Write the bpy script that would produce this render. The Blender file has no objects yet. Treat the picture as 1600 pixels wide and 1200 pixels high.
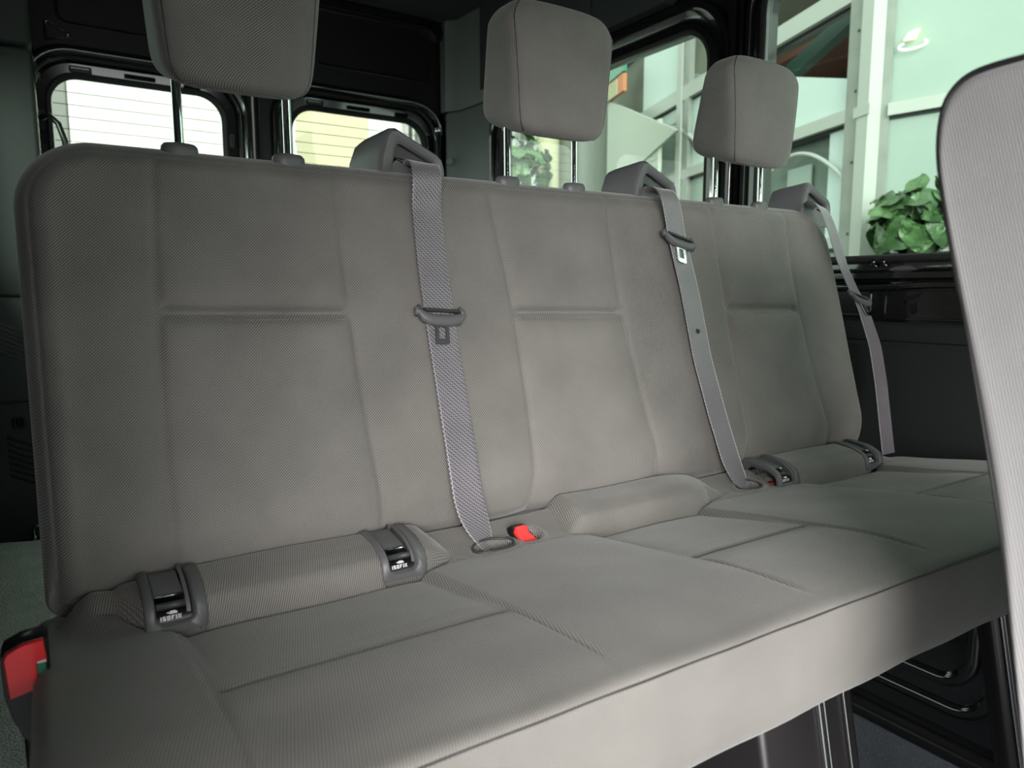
import bpy, bmesh, math, random
import numpy as np
from mathutils import Vector

random.seed(4); rng = np.random.default_rng(4)
SC = bpy.context.scene
COL = SC.collection
R = math.radians

# ------------------------------------------------------------------ camera
cam_d = bpy.data.cameras.new('camera'); cam = bpy.data.objects.new('camera', cam_d); COL.objects.link(cam)
cam_d.sensor_width = 36.0; cam_d.lens = 36.0 * 1134 / 1600
cam_d.clip_start = 0.02; cam_d.clip_end = 200
cam.location = (0, 0, 0)
cam.rotation_euler = (R(90) - math.atan(146 / 1134), 0, -R(33.1))
cam_d.dof.use_dof = True; cam_d.dof.focus_distance = 1.15; cam_d.dof.aperture_fstop = 6.0
SC.camera = cam

# ------------------------------------------------------------------ world, sun, exposure
W = bpy.data.worlds.new('overcast_sky'); SC.world = W; W.use_nodes = True
wn = W.node_tree; wn.nodes.clear()
wo = wn.nodes.new('ShaderNodeOutputWorld'); wb = wn.nodes.new('ShaderNodeBackground')
wt = wn.nodes.new('ShaderNodeTexCoord'); wx = wn.nodes.new('ShaderNodeSeparateXYZ'); wr = wn.nodes.new('ShaderNodeValToRGB')
wn.links.new(wt.outputs['Generated'], wx.inputs[0]); wn.links.new(wx.outputs['Z'], wr.inputs[0])
wr.color_ramp.elements[0].position = 0.0; wr.color_ramp.elements[0].color = (.80, .84, .82, 1)
wr.color_ramp.elements[1].position = .6; wr.color_ramp.elements[1].color = (1, 1, .98, 1)
wn.links.new(wr.outputs[0], wb.inputs[0]); wb.inputs[1].default_value = 3.1
wn.links.new(wb.outputs[0], wo.inputs[0])

sun_d = bpy.data.lights.new('sun', 'SUN'); sun = bpy.data.objects.new('sun', sun_d); COL.objects.link(sun)
sun_d.energy = 7.8; sun_d.angle = R(36); sun_d.color = (1, .975, .95)
sun.rotation_euler = Vector((.46, .78, -.24)).to_track_quat('-Z', 'Y').to_euler()
sun.location = (-3, -2, 3)

SC.view_settings.view_transform = 'Standard'; SC.view_settings.look = 'None'
SC.view_settings.gamma = 1; SC.view_settings.exposure = 0.08; SC.view_settings.use_curve_mapping = False
SC.cycles.max_bounces = 10; SC.cycles.diffuse_bounces = 5; SC.cycles.transparent_max_bounces = 16
SC.cycles.use_denoising = True; SC.cycles.sample_clamp_indirect = 8

# ------------------------------------------------------------------ materials
def mat(name, col, rough=.5, metal=0, spec=.5, coat=0, sheen=0, bump=None, noise=None, emis=None):
    m = bpy.data.materials.new(name); m.use_nodes = True; n = m.node_tree; b = n.nodes['Principled BSDF']
    b.inputs['Base Color'].default_value = (*col, 1); b.inputs['Roughness'].default_value = rough
    b.inputs['Metallic'].default_value = metal; b.inputs['Specular IOR Level'].default_value = spec
    b.inputs['Coat Weight'].default_value = coat; b.inputs['Coat Roughness'].default_value = .05
    b.inputs['Sheen Weight'].default_value = sheen; b.inputs['Sheen Roughness'].default_value = .45
    if emis:
        b.inputs['Emission Color'].default_value = (*emis[:3], 1); b.inputs['Emission Strength'].default_value = emis[3]
    tc = n.nodes.new('ShaderNodeTexCoord')
    if noise:                                   # (scale, amount): uneven tone of the stuff itself
        t = n.nodes.new('ShaderNodeTexNoise'); t.inputs['Scale'].default_value = noise[0]; t.inputs['Detail'].default_value = 4
        r = n.nodes.new('ShaderNodeValToRGB'); a = noise[1]
        r.color_ramp.elements[0].position = .3; r.color_ramp.elements[1].position = .7
        r.color_ramp.elements[0].color = (*[c * (1 - a) for c in col], 1); r.color_ramp.elements[1].color = (*[min(1, c * (1 + a)) for c in col], 1)
        n.links.new(tc.outputs['Object'], t.inputs['Vector']); n.links.new(t.outputs[0], r.inputs[0]); n.links.new(r.outputs[0], b.inputs['Base Color'])
    if bump:                                    # (scale, strength, distance)
        t = n.nodes.new('ShaderNodeTexVoronoi' if len(bump) > 3 else 'ShaderNodeTexNoise'); t.inputs['Scale'].default_value = bump[0]
        u = n.nodes.new('ShaderNodeBump'); u.inputs['Strength'].default_value = bump[1]; u.inputs['Distance'].default_value = bump[2]
        n.links.new(tc.outputs['Object'], t.inputs['Vector']); n.links.new(t.outputs[0], u.inputs['Height']); n.links.new(u.outputs[0], b.inputs['Normal'])
    return m

def fabric(name, dark, light, period=.0021, rot=35, sheen=.35, rough=.75, ratio=1.0, bumpd=.0004, spec=.3):
    """woven cloth: two crossing thread waves over a UV map laid out in metres"""
    m = bpy.data.materials.new(name); m.use_nodes = True; n = m.node_tree; N = n.nodes.new; L = n.links.new
    b = n.nodes['Principled BSDF']; b.inputs['Roughness'].default_value = rough
    b.inputs['Sheen Weight'].default_value = sheen; b.inputs['Sheen Roughness'].default_value = .4
    b.inputs['Specular IOR Level'].default_value = spec
    uv = N('ShaderNodeUVMap'); mp = N('ShaderNodeMapping'); mp.inputs['Rotation'].default_value = (0, 0, R(rot))
    k = 2 * math.pi / period; mp.inputs['Scale'].default_value = (k, k * ratio, 1)
    L(uv.outputs[0], mp.inputs[0]); sx = N('ShaderNodeSeparateXYZ'); L(mp.outputs[0], sx.inputs[0])
    s1 = N('ShaderNodeMath'); s1.operation = 'SINE'; L(sx.outputs[0], s1.inputs[0])
    s2 = N('ShaderNodeMath'); s2.operation = 'SINE'; L(sx.outputs[1], s2.inputs[0])
    ad = N('ShaderNodeMath'); ad.operation = 'MULTIPLY'; L(s1.outputs[0], ad.inputs[0]); L(s2.outputs[0], ad.inputs[1])
    ad2 = N('ShaderNodeMath'); ad2.operation = 'MULTIPLY_ADD'; L(s1.outputs[0], ad2.inputs[0]); ad2.inputs[1].default_value = .8; L(ad.outputs[0], ad2.inputs[2])
    mr = N('ShaderNodeMapRange'); mr.inputs[1].default_value = -1.4; mr.inputs[2].default_value = 1.4; L(ad2.outputs[0], mr.inputs[0])
    nz = N('ShaderNodeTexNoise'); nz.inputs['Scale'].default_value = 9; nz.inputs['Detail'].default_value = 5; L(uv.outputs[0], nz.inputs['Vector'])
    mx = N('ShaderNodeMath'); mx.operation = 'MULTIPLY_ADD'; L(nz.outputs[0], mx.inputs[0]); mx.inputs[1].default_value = .35; L(mr.outputs[0], mx.inputs[2])
    cr = N('ShaderNodeValToRGB'); cr.color_ramp.elements[0].position = .2; cr.color_ramp.elements[1].position = 1.0
    cr.color_ramp.elements[0].color = (*dark, 1); cr.color_ramp.elements[1].color = (*light, 1)
    L(mx.outputs[0], cr.inputs[0]); L(cr.outputs[0], b.inputs['Base Color'])
    bp = N('ShaderNodeBump'); bp.inputs['Strength'].default_value = .6; bp.inputs['Distance'].default_value = bumpd
    L(mr.outputs[0], bp.inputs['Height']); L(bp.outputs[0], b.inputs['Normal'])
    return m

def glass(name, tint, gloss=.08):
    m = bpy.data.materials.new(name); m.use_nodes = True; n = m.node_tree; n.nodes.clear(); N = n.nodes.new; L = n.links.new
    o = N('ShaderNodeOutputMaterial'); t = N('ShaderNodeBsdfTransparent'); t.inputs[0].default_value = (*tint, 1)
    g = N('ShaderNodeBsdfGlossy'); g.inputs['Roughness'].default_value = .01
    f = N('ShaderNodeFresnel'); f.inputs[0].default_value = 1.45; mu = N('ShaderNodeMath'); mu.operation = 'MULTIPLY'; mu.inputs[1].default_value = gloss * 10
    x = N('ShaderNodeMixShader'); L(f.outputs[0], mu.inputs[0]); L(mu.outputs[0], x.inputs[0]); L(t.outputs[0], x.inputs[1]); L(g.outputs[0], x.inputs[2]); L(x.outputs[0], o.inputs[0])
    return m

M = dict(
    back=fabric('seat_fabric', (.012, .0113, .0105), (.31, .295, .275), period=.0025, rot=45),
    cush=fabric('seat_fabric_cushion', (.012, .0113, .0105), (.31, .295, .275), period=.0025, rot=16),
    frontseat=fabric('front_seat_fabric_lit', (.15, .147, .15), (.46, .45, .455), period=.0022, rot=15, sheen=.6),  # bench fabric in lighter colours, strong light put into them
    web=fabric('belt_webbing', (.03, .027, .034), (.27, .25, .275), period=.0046, rot=45, sheen=.6, rough=.33, bumpd=.0008, spec=.9),
    plastic=mat('grey_plastic', (.115, .118, .12), .42, bump=(900, .12, .0005)),
    plastic_dk=mat('dark_grey_plastic', (.05, .052, .054), .45, bump=(900, .12, .0005)),
    black=mat('black_plastic', (.008, .008, .009), .3),
    gloss=mat('black_body_paint', (.006, .006, .0065), .16, spec=.6, coat=1.0),
    satin=mat('satin_black_paint', (0.012, 0.011, 0.012), .38, spec=.4),
    trim=mat('dark_wall_trim', (.024, .026, .027), .8, spec=.25, bump=(600, .2, .0006)),
    rear_trim=mat('rear_corner_trim', (0.022, 0.025, 0.024), .6, bump=(600, .2, .0006)),
    liner=mat('headliner', (.060, .064, .066), .85, bump=(500, .2, .0006)),
    pillar=mat('pillar_trim', (.24, .26, .25), .5, bump=(600, .15, .0005)),
    arch=mat('grained_vinyl', (.50, .54, .51), .36, bump=(260, .9, .0022, 1), noise=(30, .12)),
    floor=mat('speckled_floor', (0.132, 0.144, 0.167), .6, noise=(420, .5)),
    thread=mat('grey_thread', (.22, .21, .20), .7),
    rubber=mat('window_rubber', (.02, .02, .021), .55),
    chrome=mat('chrome', (.82, .84, .84), .07, metal=1),
    steel=mat('plate_steel', (.30, .31, .32), .22, metal=1),
    red=mat('red_button', (.95, .035, .04), .35, coat=.3),
    green=mat('green_tab', (.05, .22, .14), .35),
    white_print=mat('white_print', (.85, .85, .88), .5),
    gl_side=glass('tinted_window_glass', (.73, .825, .765), .012),
    gl_rear=glass('rear_window_glass', (.80, .86, .82)),
    wire=mat('defroster_line', (.25, .16, .13), .5),
    alu=mat('pale_aluminium', (0.247, 0.255, 0.234), .4, noise=(6, .12)),
    alu_lt=mat('white_aluminium', (0.407, 0.414, 0.387), .4),
    pane=mat('pale_green_glazing', (0.307, 0.367, 0.333), .30, spec=.5, noise=(.7, .10)),
    pane2=mat('white_board', (0.539, 0.616, 0.601), .5),
    brown=mat('reflected_brown', (0.084, 0.075, 0.054), .7, noise=(3, .2)),
    redcol=mat('reflected_rust_red', (0.146, 0.050, 0.036), .6),
    greenb=mat('reflected_green', (0.015, 0.059, 0.042), .5),
    olive=mat('olive_panel', (0.132, 0.139, 0.106), .7, noise=(2, .25)),
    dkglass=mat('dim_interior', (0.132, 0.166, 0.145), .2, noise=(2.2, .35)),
    column=mat('grey_column', (0.130, 0.137, 0.122), .55),
    siding=mat('white_siding', (0.433, 0.454, 0.402), .6),
    cream=mat('cream_wall', (0.449, 0.422, 0.281), .8),
    white=mat('white_wall', (0.527, 0.533, 0.508), .8),
    orange=mat('orange_stripe', (0.525, 0.175, 0.070), .5),
    leaf=mat('leaf', (0.033, 0.078, 0.024), .38, noise=(14, .5)),
    leaf2=mat('light_leaf', (0.066, 0.132, 0.045), .38, noise=(14, .4)),
    soil=mat('concrete', (0.228, 0.228, 0.216), .9, noise=(3, .15)),
    lamp=mat('lit_lamp', (1, .9, .5), .5, emis=(1, .82, .38, 2.4)),
    ring=mat('lit_ring', (1, 1, .9), .5, emis=(.95, 1, .85, 1.6)),
)

# ------------------------------------------------------------------ helpers
def tag(o, label=None, cat=None, group=None, kind=None):
    if label: o['label'] = label
    if cat: o['category'] = cat
    if group: o['group'] = group
    if kind: o['kind'] = kind
    return o

def root(name, loc, label=None, cat=None, group=None, kind=None):
    o = bpy.data.objects.new(name, None); COL.objects.link(o); o.location = loc; o.empty_display_size = .05
    return tag(o, label, cat, group, kind)

def wloc(o):
    v = Vector(o.location)
    while o.parent: o = o.parent; v += Vector(o.location)
    return v

def mk(name, V, F, m, parent=None, smooth=True, uv=None, sharp=None, origin=None):
    """vertices in world metres -> one linked mesh object"""
    V = np.asarray(V, float)
    pl = np.array(wloc(parent)) if parent else np.zeros(3)
    if origin is None: origin = V.mean(0) if len(V) else np.zeros(3)
    origin = np.array(origin, float)
    me = bpy.data.meshes.new(name); me.from_pydata((V - origin).tolist(), [], F); 
    if uv is not None:
        l = me.uv_layers.new(name='UVMap'); idx = np.zeros(len(me.loops), dtype=np.int32); me.loops.foreach_get('vertex_index', idx)
        l.data.foreach_set('uv', np.asarray(uv, float)[idx].ravel())
    me.polygons.foreach_set('use_smooth', [smooth] * len(me.polygons))
    me.materials.append(m)
    me.validate(); me.update()
    if smooth and sharp:
        try: me.set_sharp_from_angle(angle=R(sharp))
        except Exception: pass
    o = bpy.data.objects.new(name, me); COL.objects.link(o)
    if parent: o.parent = parent
    o.location = Vector(origin - pl)
    return o

def gridf(nu, nv, closed_u=False, closed_v=False, off=0, flip=False):
    F = []
    for i in range(nu if closed_u else nu - 1):
        for j in range(nv if closed_v else nv - 1):
            a = i * nv + j; b = ((i + 1) % nu) * nv + j; c = ((i + 1) % nu) * nv + (j + 1) % nv; d = i * nv + (j + 1) % nv
            f = (a + off, b + off, c + off, d + off)
            F.append(f[::-1] if flip else f)
    return F

def box(x0, x1, y0, y1, z0, z1, r=.004, seg=2):
    bm = bmesh.new(); bmesh.ops.create_cube(bm, size=1)
    for v in bm.verts:
        v.co = Vector(((x0 + x1) / 2 + v.co.x * (x1 - x0), (y0 + y1) / 2 + v.co.y * (y1 - y0), (z0 + z1) / 2 + v.co.z * (z1 - z0)))
    if r > 0: bmesh.ops.bevel(bm, geom=bm.edges[:], offset=min(r, .45 * min(abs(x1 - x0), abs(y1 - y0), abs(z1 - z0))), segments=seg, profile=.5, affect='EDGES')
    V = [v.co[:] for v in bm.verts]; bm.verts.index_update(); F = [[v.index for v in f.verts] for f in bm.faces]; bm.free()
    return V, F

def join(parts):
    V = []; F = []
    for v, f in parts:
        o = len(V); V += [tuple(p) for p in v]; F += [[i + o for i in q] for q in f]
    return V, F

def tube(path, r, n=12, cap=True):
    P = [Vector(p) for p in path]; V = []; F = []
    up = Vector((0, 0, 1)); prev = None
    for i, p in enumerate(P):
        t = (P[min(i + 1, len(P) - 1)] - P[max(i - 1, 0)]).normalized()
        a = (prev - t * prev.dot(t)) if prev else t.cross(up if abs(t.z) < .9 else Vector((1, 0, 0)))
        a.normalize(); prev = a; b = t.cross(a); rr = r[i] if hasattr(r, '__len__') else r
        for k in range(n):
            q = 2 * math.pi * k / n; V.append((p + a * math.cos(q) * rr + b * math.sin(q) * rr)[:])
    F = gridf(len(P), n, closed_v=True)
    if cap:
        F.append(list(range(n))[::-1]); F.append([len(V) - n + k for k in range(n)])
    return V, F

def rrect(a0, a1, b0, b1, r, n=10):
    """rounded rectangle, counter-clockwise; r one radius or four (a0b0, a1b0, a1b1, a0b1)"""
    rs = r if hasattr(r, '__len__') else (r,) * 4
    out = []
    for (ca, cb, rr, st) in ((a0, b0, rs[0], 180), (a1, b0, rs[1], 270), (a1, b1, rs[2], 0), (a0, b1, rs[3], 90)):
        x = ca + (rr if ca == a0 else -rr); y = cb + (rr if cb == b0 else -rr)
        for k in range(n + 1):
            q = R(st + 90 * k / n); out.append((x + rr * math.cos(q), y + rr * math.sin(q)))
    return out

def ringloft(loops, mp, close=False, cap_last=False, cap_first=False):
    """loops: list of (list of 2D points, depth); consecutive loops bridged; mp(a,b,d)->xyz"""
    n = len(loops[0][0]); V = [mp(a, b, d) for L_, d in loops for a, b in L_]
    F = gridf(len(loops), n, closed_v=True, closed_u=close)
    if cap_last: F.append([(len(loops) - 1) * n + k for k in range(n)])
    if cap_first: F.append([k for k in range(n)][::-1])
    return V, F

def plate(outer, holes, mp, d0, d1):
    """flat plate with holes, thickness d0..d1"""
    bm = bmesh.new(); E_ = []; loops = []
    for L_ in [outer] + holes:
        vs = [bm.verts.new((a, b, 0)) for a, b in L_]; loops.append(vs)
        for i in range(len(vs)): E_.append(bm.edges.new((vs[i], vs[(i + 1) % len(vs)])))
    bmesh.ops.triangle_fill(bm, edges=E_, use_beauty=True)
    bm.verts.index_update(); n = len(bm.verts)
    pts = [(v.co.x, v.co.y) for v in bm.verts]; tri = [[v.index for v in f.verts] for f in bm.faces]
    V = [mp(a, b, d0) for a, b in pts] + [mp(a, b, d1) for a, b in pts]
    F = tri + [[i + n for i in t][::-1] for t in tri]
    for vs in loops:
        k = [v.index for v in vs]
        for i in range(len(k)):
            a, b = k[i], k[(i + 1) % len(k)]; F.append([a, b, b + n, a + n])
    bm.free(); return V, F

def fixn(o):
    bm = bmesh.new(); bm.from_mesh(o.data); bmesh.ops.recalc_face_normals(bm, faces=bm.faces[:]); bm.to_mesh(o.data); bm.free(); return o

def ss(a, b, x): 
    t = np.clip((x - a) / (b - a), 0, 1); return t * t * (3 - 2 * t)
def gs(x, s): return np.exp(-(x / s) ** 2)

mpR = lambda a, b, d: (1.60 - d, a, b)       # right wall: a = Y, b = Z, d towards cabin
mpB = lambda a, b, d: (a, 2.90 - d, b)       # rear doors: a = X, b = Z, d towards cabin
ZF = -.97                                     # cabin floor
ROOF = 1.12

# ================================================================== SETTING: van body
tag(mk('floor', *box(-.16, 1.552, -1.5, 2.9, ZF - .04, ZF, .002), M['floor'], smooth=False), kind='structure')
tag(mk('ceiling', *box(-.16, 1.60, -1.5, 2.9, ROOF, ROOF + .04, .01), M['liner'], smooth=False), kind='structure')
wl = root('wall_left', (-.18, .7, ZF), kind='structure')      # sliding-door opening; unseen rear side run forward to shade the left cushion
mpL = lambda a, b, d: (-.16 + d, a, b)
fixn(mk('rear_side', *plate([(-.04, ZF), (2.9, ZF), (2.9, ROOF), (-.04, ROOF)], [rrect(1.40, 2.50, .075, .715, .10)], mpL, -.04, 0), M['trim'], wl, smooth=False))
tag(mk('added_window', *plate(rrect(1.395, 2.505, .07, .72, .10), [], mpL, -.03, -.025), M['gl_side'], smooth=False), kind='structure')  # unseen side window, added to light the wheel-arch cover
mk('sun_baffle', *box(-.20, -.16, -.85, -.04, .37, ROOF, .003), M['trim'], wl, smooth=False)  # unseen drop panel, set low to cut sun off the upper backrest
mk('front_baffle', *box(-.20, -.16, -1.5, -.85, .54, ROOF, .003), M['trim'], wl, smooth=False)  # unseen panel, lowered to hold back high light from the front
tag(mk('wall_front', *box(-.16, 1.60, -1.54, -1.5, ZF, -.45, .003), M['trim'], smooth=False), kind='structure')

tag(mk('sky_baffle', *box(-.16, 1.60, -1.54, -1.5, .55, ROOF, .003), M['trim'], smooth=False), kind='structure')   # unseen panel added above the windscreen to block high sky

# right wall with two window openings
wA = rrect(1.445, 2.50, .075, .715, .10)
wB = rrect(-.55, 1.262, .075, .80, .11)
wr_ = root('wall_right', (1.6, .7, ZF), kind='structure')
fixn(mk('body_side', *plate([(-1.5, ZF), (2.9, ZF), (2.9, ROOF), (-1.5, ROOF)], [wA, wB], mpR, -.03, 0), M['gloss'], wr_, smooth=False))
# raised lips around the openings: several steps of painted sheet metal
def lips(name, rect, rad, parent, outg, m, steps):
    a0, a1, b0, b1 = rect
    lp = [(rrect(a0 - g, a1 + g, b0 - g, b1 + g, max(.01, rad + g)), d) for g, d in steps]
    return mk(name, *ringloft(lp, mpR if outg == 'R' else mpB), m, parent, sharp=40)
LS = [(.088, .002), (.084, .022), (.078, .028), (.066, .028), (.058, .020), (.030, .016), (.024, .024), (.012, .026), (.004, .018), (.0, -.004), (.0, -.03)]
lips('window_surround', (1.445, 2.50, .075, .715), .10, wr_, 'R', M['gloss'], LS)
lips('window_surround', (-.55, 1.262, .075, .80), .11, wr_, 'R', M['gloss'], [(.060, .002), (.056, .026), (.048, .034), (.036, .034), (.030, .020), (.012, .016), (.004, .018), (.0, -.004), (.0, -.03)])
# body ribs beside the pillar between the windows
for y in (1.335, 1.372):
    mk('pillar_rib', *tube([(1.588, y, .0), (1.583, y, .45), (1.583, y, .78), (1.588, y + .02, .95)], .009), M['gloss'], wr_)
fixn(mk('pillar_rib', *box(1.565, 1.60, 1.345, 1.362, -.1, 1.0, .006), M['gloss'], wr_))
# soft liner above the rear side window and front edge seam
fixn(mk('liner_panel', *plate([(1.93, .80), (2.62, .80), (2.62, ROOF), (1.93, ROOF)], [], mpR, .002, .045), M['liner'], wr_, smooth=False))
fixn(mk('liner_panel', *plate([(1.42, .97), (1.55, .80 + .045), (1.60, .815), (1.924, .815), (1.924, ROOF), (1.42, ROOF)], [], mpR, .002, .04), M['liner'], wr_, smooth=False))
# rear corner pillar trim (upper wide, lower narrow with a round clip)
pt = root('trim_1', (1.56, 2.7, .4), kind='structure')
def corner_trim(name, xw, y0, z0, z1, m):
    P = [(1.60, y0), (1.575, y0 + .01), (1.565, y0 + .05), (1.60 - xw * .6, 2.80), (1.60 - xw, 2.84), (1.60 - xw, 2.885), (1.60, 2.885)]
    P = [np.array(p) for p in P]
    V = []; n = len(P)
    for z in (z0, z0 + .006, z1 - .006, z1):
        s = .004 if z in (z0, z1) else 0
        for i, p in enumerate(P): V.append((p[0] + (s if 0 < i < n - 1 else 0), p[1], z))
    F = gridf(4, n, closed_v=True) + [list(range(n))[::-1], [3 * n + i for i in range(n)]]
    return fixn(mk(name, V, F, m, pt, sharp=35))
corner_trim('upper_trim', .085, 2.45, .755, ROOF, M['pillar'])
corner_trim('lower_trim', .075, 2.56, ZF, .75, M['pillar'])
V, F = tube([(1.522, 2.815, .545), (1.512, 2.805, .545)], [.017, .015], 20); mk('round_clip', V, F, M['pillar'], pt, sharp=40)

# glossy belt line below the front window: ribs, cap, recess
ft = mk('rubber_seal', *ringloft([(rrect(-.548, 1.258, .079, .797, .105), .020), (rrect(-.56, 1.266, .070, .806, .115), .030), (rrect(-.572, 1.276, .060, .816, .12), .022), (rrect(-.572, 1.276, .060, .816, .12), .0)], mpR), M['rubber'], wr_)
mk('rubber_seal', *ringloft([(rrect(1.449, 2.495, .079, .711, .095), .020), (rrect(1.440, 2.505, .070, .720, .10), .028), (rrect(1.432, 2.512, .064, .728, .105), .02)], mpR), M['rubber'], wr_)
mk('body_rib', *tube([(1.595, -.6, .052), (1.588, .86, .052), (1.595, 1.3, .052)], .006), M['gloss'], wr_)
mk('body_rib', *tube([(1.592, -.6, .012), (1.585, .8, .014), (1.588, .93, .008), (1.595, 1.3, .010)], .010), M['gloss'], wr_)
for y in (.935, .912):
    mk('body_clip', *tube([(1.597, y, .073), (1.572, y, .066), (1.572, y, .058), (1.597, y, .052)], .004), M['gloss'], wr_)
cp = [[(.872 + rr * .036 * math.cos(q), .033 + rr * .020 * math.sin(q)) for q in np.linspace(0, 2 * math.pi, 33)[:-1]] for rr in (1.12, 1.0, .85, .3)]
mk('oval_cap', *ringloft([(cp[0], .001), (cp[0], .016), (cp[1], .022), (cp[2], .021), (cp[3], .023)], mpR, cap_last=True), M['plastic'], wr_, sharp=50)
lo = [(rrect(.45 - g, .915 + g, -.060 - g, .0 + g, .012 + g * .5), d) for g, d in ((.006, .001), (.004, .006), (0, .006), (-.004, -.012), (-.006, -.012))]
mk('body_recess', *ringloft(lo, mpR, cap_last=True), M['gloss'], wr_, sharp=40)
lo = [(rrect(.955 - g, 1.20 + g, -.055 - g, .0 + g, .012 + g * .5), d) for g, d in ((.006, .001), (.004, .006), (0, .006), (-.004, -.012), (-.006, -.012))]
mk('body_recess', *ringloft(lo, mpR, cap_last=True), M['gloss'], wr_, sharp=40)
# matt interior trim panel below it
tp = root('trim_2', (1.58, .6, -.3), kind='structure')
prof = [(.0, -.070), (.030, -.070), (.038, -.076), (.040, -.088), (.038, -.108), (.032, -.112), (.032, -.117), (.036, -.122), (.030, -.25), (.022, -.395), (.0, -.40)]
V = [(1.60 - d, y, z) for y in (-1.2, 1.5, 2.56) for d, z in prof]; fixn(mk('side_panel', V, gridf(3, len(prof)), M['trim'], tp, sharp=25))
prof = [(.0, -.395), (.012, -.44), (.06, -.475), (.07, -.50), (.06, -.53), (.02, -.545), (.0, -.55)]
V = [(1.60 - d, y, z) for y in (-1.2, 1.0, 2.3) for d, z in prof]; fixn(mk('side_ledge', V, gridf(3, len(prof)), M['trim'], tp, sharp=30))
# lower painted side with pressed panels
lw = root('trim_3', (1.57, .7, -.75), kind='structure')
fixn(mk('lower_side', *plate([(-1.4, ZF), (2.5, ZF), (2.5, -.48), (-1.4, -.48)], [], mpR, .03, .045), M['gloss'], lw, smooth=False))
for (y0, y1, z0, z1, rr) in ((.675, 1.05, -.800, -.55, .05), (.632, 1.10, -.858, -.52, .06)):
    st = [(0, .045), (.003, .051), (.009, .057), (.016, .060), (.023, .057), (.029, .051), (.032, .045)]
    mk('pressed_rib', *ringloft([(rrect(y0 - g, y1 + g, z0 - g, z1 + g, rr + g), d) for g, d in st], mpR), M['gloss'], lw)
mk('pressed_rib', *tube([(1.552, .80, -.73), (1.548, .74, -.735), (1.552, .69, -.72)], .005), M['gloss'], lw)
fixn(mk('sill_rail', *box(1.515, 1.56, -1.4, 2.5, ZF, ZF + .028, .008), M['satin'], lw))

# glass
tag(mk('window_1', *plate(rrect(1.441, 2.504, .071, .719, .10), [], mpR, .002, .006), M['gl_side'], smooth=False), kind='structure')
tag(mk('window_2', *plate(rrect(-.554, 1.266, .071, .804, .11), [], mpR, .002, .006), M['gl_side'], smooth=False), kind='structure')

# ---------------------------------------------------------------- rear doors
# frame around the pair of doors
fr = root('trim_4', (.78, 2.88, 0), kind='structure')
outer = [(-.2, ZF), (1.6, ZF), (1.6, ROOF), (-.2, ROOF)]
fixn(mk('door_opening_frame', *plate(outer, [rrect(.048, 1.520, ZF + .04, ROOF - .015, (.03, .03, .085, .085))], mpB, -.02, .03), M['satin'], fr, smooth=False))
st = [(.03, .03), (.012, .045), (.004, .045), (0, .036), (0, -.02)]
mk('door_seal', *ringloft([(rrect(.048 - g, 1.520 + g, ZF + .04 - g, ROOF - .015 + g, (.04, .04, .085 + g, .085 + g)), d) for g, d in st], mpB), M['gloss'], fr, sharp=40)

def rear_door(name, x0, x1, gx0, gx1, gz0, gz1, rec, hinge):
    d = root(name, ((x0 + x1) / 2, 2.9, 0), kind='structure')
    g = .052
    win = rrect(gx0 - g, gx1 + g, gz0 - g, gz1 + g, .10)
    fixn(mk('door_sheet', *plate(rrect(x0, x1, ZF + .05, ROOF + .03, .02), [win, rrect(*rec, .035)], mpB, -.03, .0), M['satin'], d, smooth=False))
    # deep multi-step window frame with pressed pockets
    st = [(.098, .001), (.092, .016), (.084, .020), (.072, .018), (.058, .004), (.052, -.012), (.046, -.030), (.020, -.034), (.012, -.030), (.006, -.036), (0, -.040), (0, -.050)]
    lp = [(rrect(gx0 - q, gx1 + q, gz0 - q, gz1 + q, .085 + q * .75), dd) for q, dd in st]
    mk('window_frame', *ringloft(lp[:8], mpB), M['gloss'], d, sharp=50)
    mk('window_rubber', *ringloft(lp[7:], mpB), M['rubber'], d, sharp=60)
    n = 0
    for (a, b, w, h) in ((gx0 + .09, gz1 + .030, .034, .011), (gx0 + .27, gz1 + .030, .05, .008), (gx1 - .10, gz1 + .028, .03, .009),
                         (gx0 - .030, gz1 - .13, .009, .018), (gx0 - .030, gz1 - .20, .009, .022), (gx0 - .030, gz1 - .30, .009, .02),
                         (gx1 + .030, gz1 - .15, .009, .025), (gx1 + .030, gz1 - .24, .009, .02)):
        mk('frame_pocket', *ringloft([(rrect(a - w, a + w, b - h, b + h, .004), -.033), (rrect(a - w + .002, a + w - .002, b - h + .002, b + h - .002, .004), -.024), (rrect(a - w + .005, a + w - .005, b - h + .004, b + h - .004, .002), -.024), (rrect(a - w + .007, a + w - .007, b - h + .006, b + h - .006, .002), -.032)], mpB, cap_last=True), M['gloss' if n % 3 else 'plastic_dk'], d, sharp=40); n += 1
    # upper pressed recess
    a0, a1, b0, b1 = rec
    lp = [(rrect(a0 - q, a1 + q, b0 - q, b1 + q, .035 + q), dd) for q, dd in ((.004, .001), (.0, .003), (-.004, .0), (-.010, -.014), (-.014, -.015))]
    mk('upper_recess', *ringloft(lp, mpB, cap_last=True), M['satin'], d, sharp=40)
    gl = mk('glass', *plate(rrect(gx0 - .004, gx1 + .004, gz0 - .004, gz1 + .004, .085), [], mpB, -.048, -.044), M['gl_rear'], d, smooth=False)
    P = []
    for k in range(14):
        z = gz1 - .045 - k * .040
        if z < gz0 + .02: break
        P.append(box(gx0 + .004, gx1 - .004, 2.9 + .0425, 2.9 + .0435, z - .0011, z + .0011, 0))
    mk('defroster_lines', *join(P), M['wire'], gl, smooth=False)
    return d
d1_ = rear_door('door_1', .044, .728, .089, .628, .10, .706, (.118, .640, .868, 1.15), 0)
d2_ = rear_door('door_2', .735, 1.526, .890, 1.450, .10, .708, (.965, 1.468, .876, 1.10), 1)
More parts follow.
